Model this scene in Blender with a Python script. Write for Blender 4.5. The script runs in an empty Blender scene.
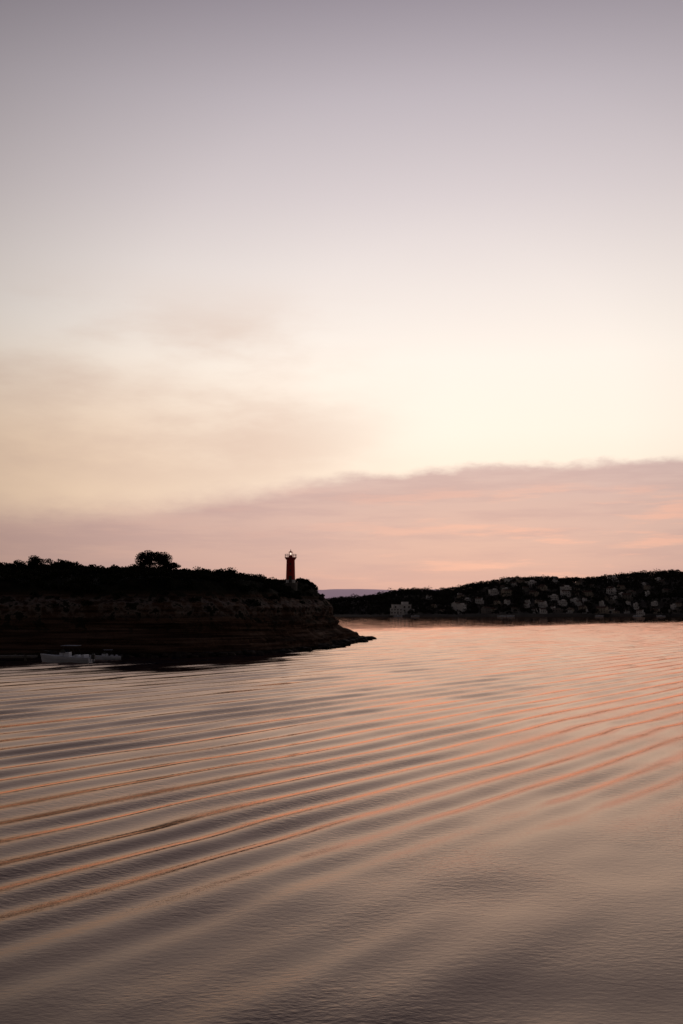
import bpy, math, random
import numpy as np
from mathutils import Vector
random.seed(4); rng=np.random.default_rng(11)
scene=bpy.context.scene
scene.view_settings.view_transform='Standard'
scene.view_settings.look='None'
scene.view_settings.exposure=0
D=bpy.data
def lin(r,g,b):
    f=lambda c:(c/12.92 if c<=0.04045 else ((c+0.055)/1.055)**2.4)
    return (f(r/255),f(g/255),f(b/255),1)
# ------------------------------------------------------------ helpers
def link(o,parent=None):
    scene.collection.objects.link(o)
    if parent: o.parent=parent
    return o
def mesh_np(name,verts,faces,mats,midx=None,smooth=False,parent=None):
    verts=np.asarray(verts,dtype=np.float32); faces=np.asarray(faces,dtype=np.int32)
    me=D.meshes.new(name); k=faces.shape[1]
    me.vertices.add(len(verts)); me.vertices.foreach_set('co',verts.ravel())
    me.loops.add(faces.size); me.loops.foreach_set('vertex_index',faces.ravel())
    me.polygons.add(len(faces)); me.polygons.foreach_set('loop_start',np.arange(0,faces.size,k,dtype=np.int32))
    me.polygons.foreach_set('loop_total',np.full(len(faces),k,dtype=np.int32))
    if midx is not None: me.polygons.foreach_set('material_index',np.asarray(midx,dtype=np.int32))
    me.polygons.foreach_set('use_smooth',np.full(len(faces),smooth,dtype=bool))
    for m in mats: me.materials.append(m)
    me.update(calc_edges=True)
    return link(D.objects.new(name,me),parent)
def _h(ix,iy,seed):
    n=(ix.astype(np.int64)*374761393+iy.astype(np.int64)*668265263+seed*1442695041)&0x7fffffff
    n=((n^(n>>13))*1274126177)&0x7fffffff
    return ((n^(n>>16))&0xffff)/65535.0
def vnoise(x,y,seed=0):
    x=np.asarray(x,float);y=np.asarray(y,float)
    ix=np.floor(x);iy=np.floor(y);fx=x-ix;fy=y-iy
    fx=fx*fx*fx*(fx*(fx*6-15)+10);fy=fy*fy*fy*(fy*(fy*6-15)+10)
    a=_h(ix,iy,seed);b=_h(ix+1,iy,seed);c=_h(ix,iy+1,seed);d=_h(ix+1,iy+1,seed)
    return ((a*(1-fx)+b*fx)*(1-fy)+(c*(1-fx)+d*fx)*fy)*2-1
def fbm(x,y,seed=0,o=4):
    s=0;a=1.0;t=0
    for i in range(o):
        s=s+a*vnoise(x*2**i+i*17.3,y*2**i-i*9.1,seed+i); t+=a; a*=0.5
    return s/t
def sstep(a,b,x):
    t=np.clip((np.asarray(x,float)-a)/(b-a),0,1); return t*t*(3-2*t)
class NT:
    def __init__(s,nt): s.nt=nt; nt.nodes.clear()
    def n(s,t,**kw):
        nd=s.nt.nodes.new(t)
        for k,v in kw.items(): setattr(nd,k,v)
        return nd
    def l(s,a,b): s.nt.links.new(a,b)
    def m(s,op,a,b=None,c=None,clamp=False):
        nd=s.n('ShaderNodeMath',operation=op); nd.use_clamp=clamp
        for i,v in enumerate((a,b,c)):
            if v is None: continue
            if isinstance(v,(int,float)): nd.inputs[i].default_value=v
            else: s.l(v,nd.inputs[i])
        return nd.outputs[0]
    def mr(s,v,a,b,c=0,d=1,kind='SMOOTHSTEP'):
        nd=s.n('ShaderNodeMapRange',interpolation_type=kind)
        s.l(v,nd.inputs[0])
        for i,x in enumerate((a,b,c,d)):
            if isinstance(x,(int,float)): nd.inputs[i+1].default_value=x
            else: s.l(x,nd.inputs[i+1])
        return nd.outputs[0]
    def mix(s,f,a,b,bt='MIX'):
        nd=s.n('ShaderNodeMix',data_type='RGBA',blend_type=bt)
        for i,v in ((0,f),(6,a),(7,b)):
            if isinstance(v,(int,float,tuple)): nd.inputs[i].default_value=v
            else: s.l(v,nd.inputs[i])
        return nd.outputs[2]
    def ramp(s,f,stops,interp='LINEAR'):
        nd=s.n('ShaderNodeValToRGB'); cr=nd.color_ramp; cr.interpolation=interp
        while len(cr.elements)<len(stops): cr.elements.new(0.5)
        for e,(p,c) in zip(cr.elements,stops): e.position=p; e.color=c
        s.l(f,nd.inputs[0]); return nd.outputs[0]
    def noise(s,vec,scale,detail=4,rough=.5):
        nd=s.n('ShaderNodeTexNoise'); nd.inputs['Scale'].default_value=scale
        nd.inputs['Detail'].default_value=detail; nd.inputs['Roughness'].default_value=rough
        if vec is not None: s.l(vec,nd.inputs['Vector'])
        return nd.outputs['Fac']
def newmat(name):
    m=D.materials.new(name); m.use_nodes=True; t=NT(m.node_tree)
    out=t.n('ShaderNodeOutputMaterial'); b=t.n('ShaderNodeBsdfPrincipled'); t.l(b.outputs[0],out.inputs[0])
    return m,t,b,out
def simple(name,c1,c2,scale=2.0,rough=.8,spec=.3,bump=0):
    m,t,b,o=newmat(name)
    tc=t.n('ShaderNodeTexCoord').outputs['Object']
    n=t.noise(tc,scale,5,.6)
    t.l(t.mix(t.mr(n,.35,.65),(*c1,1),(*c2,1)),b.inputs['Base Color'])
    b.inputs['Roughness'].default_value=rough; b.inputs['Specular IOR Level'].default_value=spec
    if bump:
        bp=t.n('ShaderNodeBump'); bp.inputs['Distance'].default_value=bump; t.l(n,bp.inputs['Height']); t.l(bp.outputs[0],b.inputs['Normal'])
    return m
# ------------------------------------------------------------ camera
cam=D.cameras.new('camera'); co=link(D.objects.new('camera',cam))
co.location=(0,0,8); co.rotation_euler=(math.radians(95.5),0,0)
cam.lens=35; cam.sensor_width=36; cam.clip_end=40000; cam.clip_start=.1
scene.camera=co
# ------------------------------------------------------------ sky
w=D.worlds.new('sky'); scene.world=w; w.use_nodes=True; t=NT(w.node_tree)
out=t.n('ShaderNodeOutputWorld'); bg=t.n('ShaderNodeBackground'); t.l(bg.outputs[0],out.inputs[0])
tc=t.n('ShaderNodeTexCoord').outputs['Generated']
sx=t.n('ShaderNodeSeparateXYZ'); t.l(tc,sx.inputs[0]); X,Y,Z=sx.outputs
DEG=57.29578
el=t.m('MULTIPLY',t.m('ARCSINE',Z),DEG); az=t.m('MULTIPLY',t.m('ARCTAN2',X,Y),DEG)
def cvec(a,e,z=0.0):
    c=t.n('ShaderNodeCombineXYZ'); t.l(t.m('MULTIPLY',az,a),c.inputs[0]); t.l(t.m('MULTIPLY',el,e),c.inputs[1]); c.inputs[2].default_value=z
    return c.outputs[0]
e90=t.m('DIVIDE',el,90,clamp=True)
E=lambda e:e/90
skycol=t.ramp(e90,[(E(0),lin(236,212,190)),(E(6),lin(249,230,209)),(E(10),lin(253,240,225)),(E(14),lin(251,240,229)),(E(18),lin(239,228,222)),
   (E(23),lin(219,208,209)),(E(28),lin(199,189,195)),(E(33),lin(170,160,170)),(E(50),lin(110,103,123)),(E(90),lin(76,76,102))])
ga,ge=math.radians(6),math.radians(11)
G=(math.sin(ga)*math.cos(ge),math.cos(ga)*math.cos(ge),math.sin(ge))
dot=t.n('ShaderNodeVectorMath',operation='DOT_PRODUCT'); t.l(tc,dot.inputs[0]); dot.inputs[1].default_value=G
ang=t.m('DIVIDE',t.m('MULTIPLY',t.m('ARCCOSINE',dot.outputs['Value']),DEG),180,clamp=True)
A=lambda a:a/180
g=lambda v:(v,v,v,1)
fall=t.ramp(ang,[(0,g(1.0)),(A(10),g(.98)),(A(18),g(.87)),(A(25),g(.69)),(A(34),g(.44)),(A(60),g(.23)),(A(110),g(.09)),(1,g(.065))])
warm=t.mr(az,6,-20); warm=t.m('MULTIPLY',warm,t.mr(el,17,8))
skycol=t.mix(t.m('MULTIPLY',warm,.88),skycol,lin(247,213,183))
wn=t.noise(cvec(.055,.17,3.1),1.0,6,.55)
wisp=t.m('MULTIPLY',t.mr(wn,.36,.64),t.m('MULTIPLY',t.mr(az,7,-6,0.0,1),t.m('MULTIPLY',t.mr(el,19.5,14),t.mr(el,5,9))))
skycol=t.mix(t.m('MULTIPLY',wisp,.65),skycol,lin(217,187,170))
n1=t.noise(cvec(.11,.25,0),1.0,6,.55); n2=t.noise(cvec(.5,1.2,5),1.0,4,.6)
top=t.m('ADD',t.mr(az,-21,9,5.35,8.1),t.m('ADD',t.m('MULTIPLY',t.m('SUBTRACT',n1,.5),1.6),t.m('MULTIPLY',t.m('SUBTRACT',n2,.5),.9)))
wid=t.mr(az,-15,8,1.1,.34)
dd=t.m('DIVIDE',t.m('SUBTRACT',top,el),wid)
mask=t.mr(dd,-.8,1.2)
bank=t.ramp(t.m('DIVIDE',el,10,clamp=True),[(0,lin(190,156,152)),(.12,lin(199,162,155)),(.35,lin(210,173,162)),(.6,lin(208,175,166)),(.85,lin(206,180,175)),(1,lin(217,192,184))])
bn=t.noise(cvec(.10,.9,8),1.0,5,.6)
bank=t.mix(t.m('MULTIPLY',t.mr(bn,.4,.65),.45),bank,lin(184,153,153))
pn=t.noise(cvec(.13,1.0,21),1.0,5,.6)
pink=t.m('MULTIPLY',t.mr(pn,.50,.66),t.m('MULTIPLY',t.mr(az,-8,14,.1,1),t.m('MULTIPLY',t.mr(el,.8,2),t.mr(el,8,5.5))))
bank=t.mix(t.m('MULTIPLY',pink,.75),bank,lin(236,180,160))
skycol=t.mix(t.m('MULTIPLY',mask,.95),skycol,bank)
skycol=t.mix(1.0,skycol,fall,'MULTIPLY')
ns=t.n('ShaderNodeTexSky',sky_type='NISHITA'); ns.sun_disc=False; ns.sun_elevation=math.radians(3); ns.sun_rotation=math.radians(8)
nsc=t.n('ShaderNodeVectorMath',operation='SCALE'); t.l(ns.outputs[0],nsc.inputs[0]); nsc.inputs['Scale'].default_value=.003
fin=t.mix(1.0,skycol,nsc.outputs[0],'ADD')
t.l(fin,bg.inputs[0]); bg.inputs[1].default_value=1.06
sl=D.lights.new('sun','SUN'); sl.energy=.03; sl.angle=math.radians(30); sl.color=(1,.60,.38)
so=link(D.objects.new('sun',sl)); so.rotation_euler=(math.radians(90-3),0,math.radians(180-8)); so.location=(60,300,90)
# ------------------------------------------------------------ water
def axis(lo,hi,step,far,gr):
    c=list(np.arange(lo,hi,step)); s=step; v=c[-1]
    while v<far: s*=gr; v+=s; c.append(v)
    s=step; v=c[0]; pre=[]
    while v>-far: s*=gr; v-=s; pre.append(v)
    return np.array(pre[::-1]+c)
an=axis(-165,2,.15,12000,1.035); at=axis(0,190,.7,12000,1.035)
cd=np.array([.606,.795]); nd_=np.array([.795,-.606])
sn=np.gradient(an); st=np.gradient(at)
N,T=np.meshgrid(an,at,indexing='ij'); SN,ST=np.meshgrid(sn,st,indexing='ij')
WX=N*nd_[0]+T*cd[0]; WY=N*nd_[1]+T*cd[1]
r=-N
warp=.6*vnoise(T/40,N/30,5)+.22*vnoise(T/6,N/9,6)
rr=r+warp-.00012*np.clip(T-40,0,160)**2
lam0,kk=2.3,.022
L=np.maximum(lam0+kk*(rr-20),1.3)
ph=2*np.pi/kk*np.log(L/lam0)
rs=np.interp(T,[10,35,70],[22,13,9])
env=sstep(-6,8,r-rs+6*vnoise(T/16,N/7,12))*(1-.75*sstep(230,400,r))
seg=.92+.42*vnoise(T/9,N/2.4,15)
slope=np.interp(r,[15,28,45,90,150],[.11,.165,.22,.20,.16])
z=env*seg*L/(2*np.pi)*slope*(np.sin(ph)-.05*np.sin(2*ph))
ph3=ph*.83+T*.12+2.0*vnoise(T/25,N/20,9)
z+=env*L/(2*np.pi)*.02*np.sin(ph3)
fadeL=np.clip(L/(5*SN),0,1)**2
z*=fadeL
f1=np.clip(2.5/(4*np.maximum(SN,ST)),0,1)**2
z+=f1*(.010*vnoise(WX/2.6+3,WY/1.7,31)+.003*vnoise(WX/1.3,WY/1.1,32))*(.6+.4*vnoise(WX/30,WY/30,33))
z+=f1*(.045*vnoise(T/6+.1*N,N/2.0,35)+.032*vnoise(WX/4.5,WY/2.6,36))*sstep(40,14,r)*(.7+.6*vnoise(WX/14,WY/11,37))
verts=np.stack([WX,WY,z],-1).reshape(-1,3)
def gridfaces(a,b):
    i=np.arange(a*b).reshape(a,b)
    return np.stack([i[:-1,:-1],i[1:,:-1],i[1:,1:],i[:-1,1:]],-1).reshape(-1,4)
m=D.materials.new('sea_water'); m.use_nodes=True; t=NT(m.node_tree)
out=t.n('ShaderNodeOutputMaterial')
tcw=t.n('ShaderNodeTexCoord').outputs['Object']
mp=t.n('ShaderNodeMapping'); mp.inputs['Rotation'].default_value=(0,0,math.radians(25)); mp.inputs['Scale'].default_value=(1,2.1,1); t.l(tcw,mp.inputs[0])
mp2=t.n('ShaderNodeMapping'); mp2.inputs['Rotation'].default_value=(0,0,math.radians(-35)); mp2.inputs['Scale'].default_value=(1,1.8,1); t.l(tcw,mp2.inputs[0])
na=t.noise(mp.outputs[0],1.9,2,.5); nb=t.noise(mp2.outputs[0],4.8,3,.55); nc=t.noise(tcw,.09,3,.5)
hh=t.m('ADD',t.m('MULTIPLY',na,.008),t.m('MULTIPLY',nb,.0085))
hh=t.m('MULTIPLY',hh,t.mr(nc,.38,.62,.4,1.3))
bp=t.n('ShaderNodeBump'); bp.inputs['Strength'].default_value=1; bp.inputs['Distance'].default_value=1.0; t.l(hh,bp.inputs['Height'])
gl=t.n('ShaderNodeBsdfGlossy'); gl.inputs['Color'].default_value=(1,.785,.67,1); gl.inputs['Roughness'].default_value=.025; t.l(bp.outputs[0],gl.inputs['Normal'])
df=t.n('ShaderNodeBsdfDiffuse'); df.inputs['Color'].default_value=(.008,.010,.024,1)
fr=t.n('ShaderNodeFresnel'); fr.inputs['IOR'].default_value=1.35; t.l(bp.outputs[0],fr.inputs['Normal'])
ff=t.m('MULTIPLY',t.m('POWER',fr.outputs[0],1.18),1.36,clamp=True)
ms=t.n('ShaderNodeMixShader'); t.l(ff,ms.inputs[0]); t.l(df.outputs[0],ms.inputs[1]); t.l(gl.outputs[0],ms.inputs[2]); t.l(ms.outputs[0],out.inputs[0])
M_water=m
mesh_np('water',verts,gridfaces(len(an),len(at)),[M_water],smooth=True)
# ------------------------------------------------------------ headland
poly=np.array([(6.3,255),(4,246),(1.5,229),(-2,201),(-8.5,183),(-15.5,171),(-26,165),(-39,163),(-55,162),(-75,156),(-105,150),(-220,150),(-220,430),(-80,385),(-30,332),(-6,292),(2.5,270)],float)
def sdist(px,py):
    dmin=np.full(px.shape,1e9); ins=np.zeros(px.shape,bool)
    for i in range(len(poly)):
        a=poly[i]; b=poly[(i+1)%len(poly)]; ab=b-a
        tt=np.clip(((px-a[0])*ab[0]+(py-a[1])*ab[1])/(ab@ab),0,1)
        dmin=np.minimum(dmin,np.hypot(px-a[0]-tt*ab[0],py-a[1]-tt*ab[1]))
        c=((a[1]>py)!=(b[1]>py))&(px<(b[0]-a[0])*(py-a[1])/(b[1]-a[1]+1e-12)+a[0]); ins^=c
    return np.where(ins,dmin,-dmin)
HS=[-6,0,1,3,4.6,6.5,7.6,9.5,13,20,30,50,90]; HZ=[-3,-.15,.9,2.3,5.0,6.5,8.6,9.9,12.6,13.6,14.4,15.5,16.6]
def hland(px,py):
    s0=sdist(px,py)
    s=s0+1.6*fbm(px/9,py/9,40,4)*np.clip(s0/4+1,0,1)
    h=np.interp(s,HS,HZ)
    h=h+sstep(8,14,s)*(1.5*fbm(px/16,py/16,44,4)+.3*fbm(px/3,py/3,45,3))
    h=h+2.2*np.exp(-((px+7.5)**2/14+(py-244)**2/90))*sstep(3,7,s0)
    cap=np.interp(px+.8*fbm(px/3,py/5,61,3),[-16,-12,-8,-6,-4,-2.5,-.5,2,6,9],[30,16,15.0,13.8,11.5,7.4,4.2,2.4,.9,.3])
    h=np.minimum(h,np.where(s0>0,cap,99))
    rk=sstep(-1,1,s)*(1-sstep(9,12,s))
    st=h+.5*fbm(px/6,py/6,47,3)
    q=np.floor(st/.9)*.9+.9*sstep(.55,1,st/.9-np.floor(st/.9))
    h=h*(1-rk*.75)+q*rk*.75+rk*.35*fbm(px/1.6,py/1.6,48,3)
    return h,s
gx=np.concatenate([np.arange(-220,-70,1.6),np.arange(-70,16,.5)]); gy=np.concatenate([np.arange(140,215,.5),np.arange(215,275,.7),np.arange(275,440,2.0)])
GX,GY=np.meshgrid(gx,gy,indexing='ij'); GH,GS=hland(GX,GY)
dxs=np.gradient(GS,axis=0)/np.gradient(gx)[:,None]; dys=np.gradient(GS,axis=1)/np.gradient(gy)[None,:]
nn=np.hypot(dxs,dys)+1e-6
led=(.9*vnoise(GH/1.0+.15*GX/9,GX*0+3,51)+.5*vnoise(GH/.45,GX/5,52))*(sstep(.6,2,GH)*(1-sstep(9.5,11,GH)))*.9
VX=GX-dxs/nn*led; VY=GY-dys/nn*led
m,t,b,o=newmat('headland_rock_and_soil')
geo=t.n('ShaderNodeNewGeometry'); sp=t.n('ShaderNodeSeparateXYZ'); t.l(geo.outputs['Position'],sp.inputs[0])
tco=t.n('ShaderNodeTexCoord').outputs['Object']
mps=t.n('ShaderNodeMapping'); mps.inputs['Scale'].default_value=(.06,.06,2.2); t.l(tco,mps.inputs[0])
strata=t.noise(mps.outputs[0],1.0,6,.65); blot=t.noise(tco,.5,5,.6)
rock=t.ramp(strata,[(.30,(.016,.009,.006,1)),(.45,(.056,.031,.019,1)),(.55,(.12,.068,.044,1)),(.7,(.21,.145,.11,1))])
pale=t.m('MULTIPLY',t.mr(sp.outputs[2],5.8,7.4),t.mr(sp.outputs[2],10.4,9.2))
rock=t.mix(t.m('MULTIPLY',pale,t.mr(blot,.42,.60,.0,.85)),rock,(.32,.265,.235,1))
rock=t.mix(t.mr(sp.outputs[2],1.1,.3),rock,(.010,.008,.006,1))
veg=t.mix(t.mr(blot,.4,.6),(.012,.013,.008,1),(.028,.025,.016,1))
vf=t.m('ADD',t.mr(sp.outputs[2],9.6,11.4),t.m('MULTIPLY',t.mr(blot,.53,.60),t.mr(sp.outputs[2],2,6)),clamp=True)
t.l(t.mix(vf,rock,veg),b.inputs['Base Color']); b.inputs['Roughness'].default_value=.95; b.inputs['Specular IOR Level'].default_value=.03
bp=t.n('ShaderNodeBump'); bp.inputs['Distance'].default_value=.5; t.l(t.m('ADD',strata,blot),bp.inputs['Height']); t.l(bp.outputs[0],b.inputs['Normal'])
mesh_np('headland',np.stack([VX,VY,GH],-1).reshape(-1,3),gridfaces(len(gx),len(gy)),[m],smooth=False)
# ------------------------------------------------------------ foliage
def leafmat(name,c1,c2,c3):
    m,t,b,o=newmat(name)
    g_=t.n('ShaderNodeNewGeometry'); rn=g_.outputs['Random Per Island']
    t.l(t.ramp(rn,[(0,(*c1,1)),(.5,(*c2,1)),(1,(*c3,1))]),b.inputs['Base Color'])
    b.inputs['Roughness'].default_value=.85; b.inputs['Specular IOR Level'].default_value=.02
    return m
M_leaf=leafmat('scrub_leaves',(.010,.012,.007),(.022,.024,.013),(.045,.04,.024))
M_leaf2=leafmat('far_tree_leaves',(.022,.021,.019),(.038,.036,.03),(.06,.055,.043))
def leaves(cent,size):
    n=len(cent); size=np.broadcast_to(size,(n,))
    a=rng.normal(size=(n,3)); a/=np.linalg.norm(a,axis=1,keepdims=True)
    c=rng.normal(size=(n,3)); c=np.cross(a,c); c/=np.linalg.norm(c,axis=1,keepdims=True)
    a=a*size[:,None]*.5; c=c*size[:,None]*.32
    v=np.stack([cent-a,cent+c,cent+a,cent-c],1).reshape(-1,3)
    return v,np.arange(n*4).reshape(n,4)
def shell(n,rad,lo=.45,flat=-.2):
    d=rng.normal(size=(n,3)); d/=np.linalg.norm(d,axis=1,keepdims=True); d[:,2]=np.where(d[:,2]<flat,-d[:,2],d[:,2])
    return d*(rng.uniform(lo**3,1,size=n)**(1/3))[:,None]*rad
C=[]
PX=rng.uniform(-115,6,size=16000); PY=rng.uniform(155,275,size=16000); PH,PS=hland(PX,PY); k=0
for px,py,h,s in zip(PX,PY,PH,PS):
    if k>=3200: break
    if s<6.5 or h<7.6 : continue
    dl=math.hypot(px+12,py-235)
    if dl<2.2: continue
    if s<10.5 and rng.random()<.7: continue
    k+=1
    clump=float(vnoise(px/9,py/9,91))
    R=rng.uniform(.6,1.25)*(1+.8*max(0,clump)); n=int(60+90*R)
    if dl<9: R=min(R,.8)
    if px>-9: R*=.65
    sub=[]
    for j in range(4):
        off=np.array([rng.uniform(-.6,.6)*R,rng.uniform(-.6,.6)*R,rng.uniform(.0,.5)*R])
        sub.append(shell(n//4,R*rng.uniform(.4,.75))*np.array([1.15,1.15,.9])+off)
    C.append(np.concatenate(sub)+np.array([px,py,h+.1]))
C=np.concatenate(C); v,f=leaves(C,rng.uniform(.2,.5,size=len(C)))
mesh_np('scrub',v,f,[M_leaf])
M_bark=simple('bark',(.03,.02,.015),(.06,.045,.03),4,.9,.1,.05)
def tube(pts,rad,seg=7):
    pts=[np.array(p,float) for p in pts]; V=[];F=[]
    for i,p in enumerate(pts):
        d=pts[min(i+1,len(pts)-1)]-pts[max(i-1,0)]; d/=np.linalg.norm(d)+1e-9
        u=np.cross(d,[0.3,1,.1]); u/=np.linalg.norm(u); w_=np.cross(d,u)
        for j in range(seg):
            a=2*math.pi*j/seg; V.append(p+rad[i]*(math.cos(a)*u+math.sin(a)*w_))
    for i in range(len(pts)-1):
        for j in range(seg): F.append((i*seg+j,i*seg+(j+1)%seg,(i+1)*seg+(j+1)%seg,(i+1)*seg+j))
    return np.array(V),np.array(F)
def tree(name,x,y,H,W,lean=0.3,seed=1,n=2600,low=.2,sink=.2):
    h=float(hland(np.array([x]),np.array([y]))[0][0])
    e=D.objects.new(name,None); e.location=(x,y,h-sink); link(e)
    rr=random.Random(seed); V=[];F=[];o_=0
    tp=[(0,0,0),(lean*.3,0,H*.25),(lean*.8,.1,H*.5),(lean,.1,H*.68)]
    parts=[(tp,[.28,.22,.17,.12])]; tips=[]
    for i in range(17):
        a=i*2.4+rr.uniform(-.3,.3); L_=W*.5*rr.uniform(.25,.95); z0=H*rr.uniform(low,.6)
        p0=np.array([lean*z0/H*1.4,0,z0]); p2=p0+np.array([math.cos(a)*L_,math.sin(a)*L_,H*rr.uniform(.05,.34)*(1-1.1*L_/W)]); p1=(p0+p2)/2+np.array([0,0,-.08*H*rr.random()])
        parts.append(([p0,p1,p2],[.1,.07,.03])); tips.append(p2); tips.append((p1+p2)/2+[0,0,.2])
    for p,r_ in parts:
        v,f=tube(p,r_); V.append(v);F.append(f+o_);o_+=len(v)
    mesh_np('trunk_and_limbs',np.concatenate(V),np.concatenate(F),[M_bark],smooth=True,parent=e)
    C=[]
    tips.append(np.array([lean,0,H*.8])); tips.append(np.array([lean+.9,0.2,H*.72]));tips.append(np.array([lean-.6,-.2,H*.82]))
    for p in tips:
        R=W*rr.uniform(.07,.16); C.append(shell(n//len(tips),R,.2,-.8)*np.array([1.15,1.15,.75])+p)
    C=np.concatenate(C); v,f=leaves(C,rng.uniform(.14,.36,size=len(C)))
    mesh_np('crown',v,f,[M_leaf],parent=e)
tree('pine_tree',-39.5,204,5.1,9.6,.5,3,9500,.18,.2)
tree('juniper_tree',-36,206,2.8,5.4,.2,31,2600,.1)
tree('juniper_tree',-43,206,2.2,4.4,.2,33,2300,.1)
tree('pine_tree',-62,202,4.2,6.6,.2,5,4600,.15,.3)
tree('juniper_tree',-58,206,3.2,5.0,.2,8,2800,.1)
tree('juniper_tree',-67,206,3.0,4.6,.2,28,2600,.1)
tree('juniper_tree',-17.5,222,2.6,4.8,.3,9,2900,.1)
tree('juniper_tree',-21,216,2.4,3.8,-.2,12,2000,.1)
tree('juniper_tree',-30,212,2.6,5.6,-.2,14,2500,.1)
tree('juniper_tree',-51,206,2.0,4.8,-.2,15,1900,.1)
# rocks at the waterline
def rockmesh(cx,cy,cz,r,sd):
    u=np.linspace(0,2*np.pi,11)[:-1]; vv=np.linspace(-1.3,1.57,7); P=[]
    for b_ in vv:
        for a in u: P.append((math.cos(a)*math.cos(b_),math.sin(a)*math.cos(b_),math.sin(b_)))
    P=np.array(P); k_=1+.45*fbm(P[:,0]*1.7+sd,P[:,1]*1.7+P[:,2]*2.1,int(sd),3)
    P=P*k_[:,None]*np.array([1.4,1,.6])*r+np.array([cx,cy,cz])
    F=[(i*10+j,i*10+(j+1)%10,(i+1)*10+(j+1)%10,(i+1)*10+j) for i in range(6) for j in range(10)]
    return P,np.array(F)
V=[];F=[];o_=0
M_rock=simple('wet_shore_rock',(.012,.009,.008),(.06,.042,.032),1.2,.8,.1,.2)
for i in range(170):
    k_=rng.integers(0,10); a=poly[k_]; b_=poly[k_+1]; q=rng.random(); p=a*(1-q)+b_*q
    p=p+rng.normal(size=2)*.9
    v,f=rockmesh(p[0],p[1],rng.uniform(-.1,.3),rng.uniform(.3,1.3),i); V.append(v);F.append(f+o_);o_+=len(v)
for i in range(12):
    q=i/11; v,f=rockmesh(3.5+q*3.2,252+q*5+rng.normal()*.7,.12-.35*q,rng.uniform(.4,.9)*(1-.4*q),i+300); V.append(v);F.append(f+o_);o_+=len(v)
mesh_np('shore_rocks',np.concatenate(V),np.concatenate(F),[M_rock])
# ------------------------------------------------------------ primitive part builders
def lathe(prof,seg=20):
    V=[];F=[]
    for (r_,z_) in prof:
        for j in range(seg):
            a=2*math.pi*j/seg; V.append((r_*math.cos(a),r_*math.sin(a),z_))
    for i in range(len(prof)-1):
        for j in range(seg): F.append((i*seg+j,i*seg+(j+1)%seg,(i+1)*seg+(j+1)%seg,(i+1)*seg+j))
    return np.array(V),np.array(F)
def box(cx,cy,cz,sx_,sy_,sz_):
    V=np.array([(x,y,z) for x in(-.5,.5) for y in(-.5,.5) for z in(-.5,.5)])*np.array([sx_,sy_,sz_])+np.array([cx,cy,cz])
    F=np.array([(0,1,3,2),(4,6,7,5),(0,4,5,1),(2,3,7,6),(0,2,6,4),(1,5,7,3)])
    return V,F
def combine(lst,ids=None):
    V=[];F=[];M=[];o_=0
    for i,(v,f) in enumerate(lst):
        V.append(v);F.append(np.asarray(f)+o_);o_+=len(v);M+= [0 if ids is None else ids[i]]*len(f)
    return np.concatenate(V),np.concatenate(F),M
# ------------------------------------------------------------ lighthouse
M_red=simple('red_paint',(.60,.025,.02),(.48,.020,.018),1.2,.6,.4)
M_white=simple('white_paint',(.75,.73,.70),(.6,.58,.55),1.0,.6,.4)
M_stone=simple('grey_stone',(.12,.11,.10),(.2,.18,.16),1.0,.9,.1)
M_metal=simple('dark_metal',(.04,.04,.045),(.07,.065,.06),3,.5,.5)
lh=D.objects.new('lighthouse',None); link(lh)
lh.location=(-12,235,13.5)
def part(name,vf,mat,sm=False):
    return mesh_np(name,vf[0],vf[1],[mat],smooth=sm,parent=lh)
part('plinth',lathe([(0,-2.5),(1.6,-2.5),(1.6,.35),(0,.35)],24),M_stone)
part('white_base',lathe([(1.12,.35),(1.09,1.1)],28),M_white,True)
part('red_tower',lathe([(1.09,1.1),(.98,5.6),(1.0,5.75),(1.3,6.1),(1.3,6.25),(0,6.25)],28),M_red,True)
part('door',box(0,-1.13,1.2,.7,.12,1.6),M_metal)
part('window',combine([box(0,-1.05,3.2,.3,.16,.5),box(0,-1.0,4.8,.3,.16,.5)])[:2],M_metal)
part('gallery',lathe([(1.0,6.25),(1.42,6.25),(1.42,6.37),(0,6.37)],28),M_red)
rl=[]
for j in range(12):
    a=2*math.pi*j/12; rl.append(tube([(1.36*math.cos(a),1.36*math.sin(a),6.37),(1.36*math.cos(a),1.36*math.sin(a),7.1)],[.03,.03],5))
for zz in (6.75,7.1):
    ring=[(1.36*math.cos(2*math.pi*j/24),1.36*math.sin(2*math.pi*j/24),zz) for j in range(25)]; rl.append(tube(ring,[.03]*25,5))
part('railing',combine(rl)[:2],M_metal)
part('lantern_pedestal',lathe([(.5,6.37),(.45,6.85),(0,6.85)],16),M_red)
pl=[tube([(.42*math.cos(a),.42*math.sin(a),6.85),(.42*math.cos(a),.42*math.sin(a),7.55)],[.03,.03],5) for a in [j*math.pi/3 for j in range(6)]]
part('lantern_posts',combine(pl)[:2],M_metal)
part('lantern_roof',lathe([(.55,7.55),(.5,7.62),(.1,7.85),(.03,8.3),(0,8.3)],16),M_red)
mm,t,b,o=newmat('lamp_light'); b.inputs['Emission Color'].default_value=(1,.75,.6,1); b.inputs['Emission Strength'].default_value=2.2
part('lamp',lathe([(0,7.0),(.12,7.03),(.17,7.18),(.12,7.33),(0,7.38)],14),mm,True)
pt=D.lights.new('lamp_glow','POINT'); pt.energy=2; pt.color=(1,.7,.5); pt.shadow_soft_size=.15
po=link(D.objects.new('lamp_glow',pt),lh); po.location=(0,0,7.2)
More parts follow.
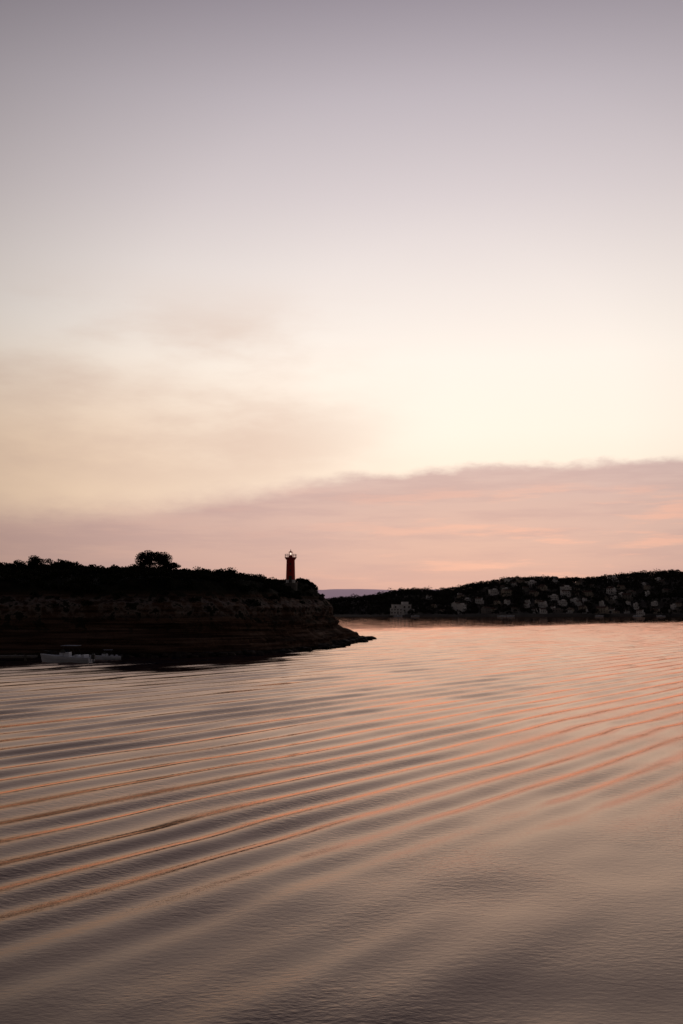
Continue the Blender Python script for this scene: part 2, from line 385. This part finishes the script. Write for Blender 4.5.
# ------------------------------------------------------------ motorboat, jetty
M_hull=simple('boat_gelcoat',(.72,.75,.82),(.62,.65,.72),1,.35,.5)
M_glass=simple('boat_dark_glass',(.02,.02,.025),(.03,.03,.04),1,.1,.5)
M_canvas=simple('boat_canvas',(.35,.37,.42),(.25,.27,.32),2,.9,.1)
def motorboat(name,x,y,rot,sc=1.0):
    e=D.objects.new(name,None); e.location=(x,y,0); e.rotation_euler=(0,0,rot); e.scale=(sc,)*3; link(e)
    st_=np.linspace(0,1,15); V=[]
    for q in st_:
        xx=-3.6+7.4*q; bw=1.3*(1-max(0,(q-.45)/.55)**2.3)*(.92+.08*min(1,q*5)); bw=max(bw,.03); sh=.85+.45*q**2; kx=.25*max(0,(q-.6)/.4)
        rake=.5*q**3
        for (fy,fz,fr) in ((-1,sh,1),(-.97,sh*.6,.7),(-.78,.05,.3),(-.3,-.25+kx,0),(.3,-.25+kx,0),(.78,.05,.3),(.97,sh*.6,.7),(1,sh,1),(.8,sh+.02,1),(.78,sh-.12,1),(-.78,sh-.12,1),(-.8,sh+.02,1)):
            V.append((xx+rake*fr,fy*bw,fz))
    n=12; F=[(i*n+j,i*n+(j+1)%n,(i+1)*n+(j+1)%n,(i+1)*n+j) for i in range(14) for j in range(n)]
    V=np.array(V); F=np.array(F)
    mesh_np('hull',V,F,[M_hull],smooth=False,parent=e)
    tr=V[:12]; mesh_np('transom',tr,np.array([(0,1,2,3),(0,3,4,7),(4,5,6,7)]),[M_hull],parent=e)
    v,f,_=combine([box(.4,0,1.15,1.5,1.1,.8),box(-1.4,0,.98,.7,1.3,.4),box(-2.6,0,.98,.5,1.9,.45)])
    o1=mesh_np('console_and_seats',v,f,[M_hull],parent=e); bv=o1.modifiers.new('b','BEVEL'); bv.width=.08; bv.segments=2
    mesh_np('windscreen',np.array([(1.1,-.6,1.5),(1.1,.6,1.5),(.75,.55,2.0),(.75,-.55,2.0),(.2,-.7,1.45),(.2,-.6,1.9),(.2,.7,1.45),(.2,.6,1.9)]),np.array([(0,1,2,3),(4,0,3,5),(1,6,7,2)]),[M_glass],parent=e)
    pl=[tube(p,[.03]*len(p),5) for p in ([(-1.6,-1.15,.95),(-1.3,-1.1,1.8),(-.9,-1.05,2.45)],[(-1.6,1.15,.95),(-1.3,1.1,1.8),(-.9,1.05,2.45)],[(.3,-1.1,1.0),(.3,-1.05,2.45)],[(.3,1.1,1.0),(.3,1.05,2.45)],
        [(2.2,-.9,1.15),(2.2,-.9,1.6),(3.3,-.45,1.75),(4.1,0,1.8),(3.3,.45,1.75),(2.2,.9,1.6),(2.2,.9,1.15)])]
    v,f,_=combine(pl); mesh_np('frame_and_rail',v,f,[M_metal],parent=e)
    v,f,_=combine([box(-.4,0,2.5,2.3,2.3,.08)]); o2=mesh_np('canopy',v,f,[M_canvas],parent=e); bv=o2.modifiers.new('b','BEVEL'); bv.width=.03
    v,f,_=combine([box(-3.85,-.0,.95,.5,.45,.7),box(-3.85,0,.35,.22,.16,.9)]); o3=mesh_np('outboard_motor',v,f,[M_metal],parent=e); bv=o3.modifiers.new('b','BEVEL'); bv.width=.08; bv.segments=2
motorboat('motorboat',-40.0,147,math.radians(172),1.0)
motorboat('motorboat',-36.5,156,math.radians(200),.6)
L_=[box(-58,154,.55,22,3.0,.35)]+[box(-68+2.5*i,152.7+2.6*(i%2),-.1,.35,.35,1.9) for i in range(9)]
v,f,_=combine(L_); o_j=mesh_np('stone_jetty',v,f,[M_stone]); bv=o_j.modifiers.new('b','BEVEL'); bv.width=.05
# ------------------------------------------------------------ far shore
def shoreY(x): return 905+22*fbm(x/140,x*0+2,60,3)
RX=[-900,-300,-60,-18,20,51,68,90,114,140,160,207,250,300,340,395,520,900]; RZ=[8,9,10,12,15,20,24,24,22,26,31,37,38,37,41,46,52,42]
def hfar(px,py):
    s=py-shoreY(px); R=np.interp(px,RX,RZ)
    h=R*(.08*sstep(0,8,s)+.92*sstep(5,270,s)**.9)*(1-.5*sstep(330,700,s))
    return np.where(s>0,h+sstep(0,40,s)*(5.0*fbm(px/55,py/55,63,4)),-2*np.minimum(-s/10,1))
fx=np.arange(-900,900,5.); fy=np.arange(870,1700,5.)
FX,FY=np.meshgrid(fx,fy,indexing='ij'); FH=hfar(FX,FY)
M_far=simple('far_hill_soil',(.028,.025,.023),(.07,.058,.048),.03,.95,.05)
mesh_np('far_hills',np.stack([FX,FY,FH],-1).reshape(-1,3),gridfaces(len(fx),len(fy)),[M_far],smooth=True)
M_walls=[simple('render_wall_white',(.80,.78,.77),(.66,.64,.63),.3,.9,.1),simple('render_wall_cream',(.52,.45,.38),(.40,.35,.29),.3,.9,.1),simple('stone_wall_grey',(.27,.25,.235),(.20,.185,.175),.5,.9,.1)]
M_tile=simple('clay_roof',(.11,.055,.045),(.07,.04,.03),1.5,.9,.05)
M_win=simple('window_dark',(.02,.02,.025),(.04,.04,.05),1,.2,.5)
def housemesh(i,W_,Dp,st_,flat,wall):
    H_=3.0*st_; L=[box(0,0,H_/2-1.5,W_,Dp,H_+3)]; ids=[0]
    if flat:
        L.append(box(0,0,H_+.15,W_+.3,Dp+.3,.3)); ids.append(0)
        L.append(box(W_*.2,0,H_+1.2,W_*.35,Dp*.5,1.8)); ids.append(0)
    else:
        hw,hd=W_/2+.35,Dp/2+.35; rz=H_+Dp*.24
        v=np.array([(-hw,-hd,H_+.02),(hw,-hd,H_+.02),(hw,hd,H_+.02),(-hw,hd,H_+.02),(-hw+.0,0,rz),(hw,0,rz)])
        L.append((v,np.array([(0,1,5,4),(2,3,4,5),(0,3,2,1)]))); ids.append(1)
        g_=np.array([(-hw,-hd,H_+.02),(-hw,hd,H_+.02),(-hw,0.01,rz),(-hw,-.01,rz),(hw,-hd,H_+.02),(hw,hd,H_+.02),(hw,.01,rz),(hw,-.01,rz)])
        L.append((g_,np.array([(0,1,2,3),(5,4,7,6)]))); ids.append(0)
        L.append(box(-W_*.25,Dp*.1,rz,.7,.7,1.6)); ids.append(0)
    nw=max(2,int(W_/3))
    for s_ in range(st_):
        for j in range(nw):
            xx=-W_/2+(j+.5)*W_/nw; L.append(box(xx,-Dp/2-.02,3*s_+1.6,1.0,.12,1.3 if not(s_==0 and j==nw//2) else 2.2)); ids.append(2)
    L.append(box(W_/2+1.2,0,.9,2.4,Dp*.6,4.8)); ids.append(0)
    v,f,mi=combine(L,ids)
    me_o=mesh_np('tmp',v,f,[wall,M_tile,M_win],mi); me=me_o.data; D.objects.remove(me_o); me.name='house_mesh'; return me
HM=[housemesh(i,*a) for i,a in enumerate([(9,7,2,False,M_walls[0]),(12,8,2,True,M_walls[0]),(8,7,1,False,M_walls[1]),(14,9,2,False,M_walls[1]),(7,7,3,True,M_walls[0]),(11,8,1,True,M_walls[2]),(10,8,2,False,M_walls[2])])]
hp=[]
def puthouse(x,y,k_,rot=None,sc=1,name='village_house'):
    o_=D.objects.new(name,HM[k_]); z_=float(hfar(np.array([x]),np.array([y]))[0]); o_.location=(x,y,z_+.9); o_.rotation_euler=(0,0,random.uniform(-.9,.9) if rot is None else rot); o_.scale=(sc,sc,sc); link(o_); hp.append((x,y))
puthouse(56,936,1,.1,1.4,'waterfront_hotel'); puthouse(50,914,1,.0,.9,'boathouse')
tries=0
while len(hp)<104 and tries<5000:
    tries+=1
    u=random.random()
    if u<.62: x=random.gauss(215,66); y=random.uniform(912,1100)
    elif u<.82: x=random.uniform(175,360); y=random.uniform(1110,1180)
    else: x=random.uniform(70,420); y=random.uniform(912,960)
    if any(abs(x-a)<9 and abs(y-b_)<14 for a,b_ in hp): continue
    puthouse(x,y,random.choice([0,0,2,2,1,3,4,5,6,0]),sc=random.choice([.45,.5,.55,.6,.7,.85]))
C=[];S=[]
PX=rng.uniform(-260,540,size=18000); PY=rng.uniform(908,1260,size=18000); PH=hfar(PX,PY)
HPa=np.array(hp); k=0
for x,y,h in zip(PX,PY,PH):
    if k>=9500: break
    if h<1.2: continue
    if np.any((np.abs(x-HPa[:,0])<4.8)&(y-HPa[:,1]>-16)&(y-HPa[:,1]<4)): continue
    k+=1
    Hh=rng.uniform(2.2,7.0)*(.75 if y<1000 else 1)*(1.35 if rng.random()<.06 else 1); n=34
    C.append(shell(n,1,.5,-.5)*np.array([Hh*.5,Hh*.5,Hh*.5])+np.array([x,y,h+Hh*.5])); S.append(rng.uniform(.9,1.8,size=n))
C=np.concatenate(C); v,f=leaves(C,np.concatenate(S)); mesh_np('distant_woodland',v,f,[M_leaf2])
for (x,y,rt) in ((50,890,.1),(66,893,3.0),(150,890,.2),(142,885,3.1),(262,888,.3),(285,892,2.8),(230,894,.1)):
    motorboat('moored_motorboat',x,y,rt,1.0)
fx=np.linspace(-3500,3500,220); fy=np.linspace(3900,5200,14)
FX,FY=np.meshgrid(fx,fy,indexing='ij'); q=(FY-3900)/1300
FH=(88+16*fbm(FX/700,FY*0,70,4)+4*fbm(FX/120,FY*0,71,3))*np.sin(np.clip(q*1.15,0,1)*np.pi)**.6-1
m,t,b,o=newmat('ridge_painted_haze'); b.inputs['Base Color'].default_value=(.12,.10,.09,1); b.inputs['Roughness'].default_value=1
b.inputs['Emission Color'].default_value=lin(135,112,124); b.inputs['Emission Strength'].default_value=.8  # aerial haze painted in as a faint glow of the ridge surface
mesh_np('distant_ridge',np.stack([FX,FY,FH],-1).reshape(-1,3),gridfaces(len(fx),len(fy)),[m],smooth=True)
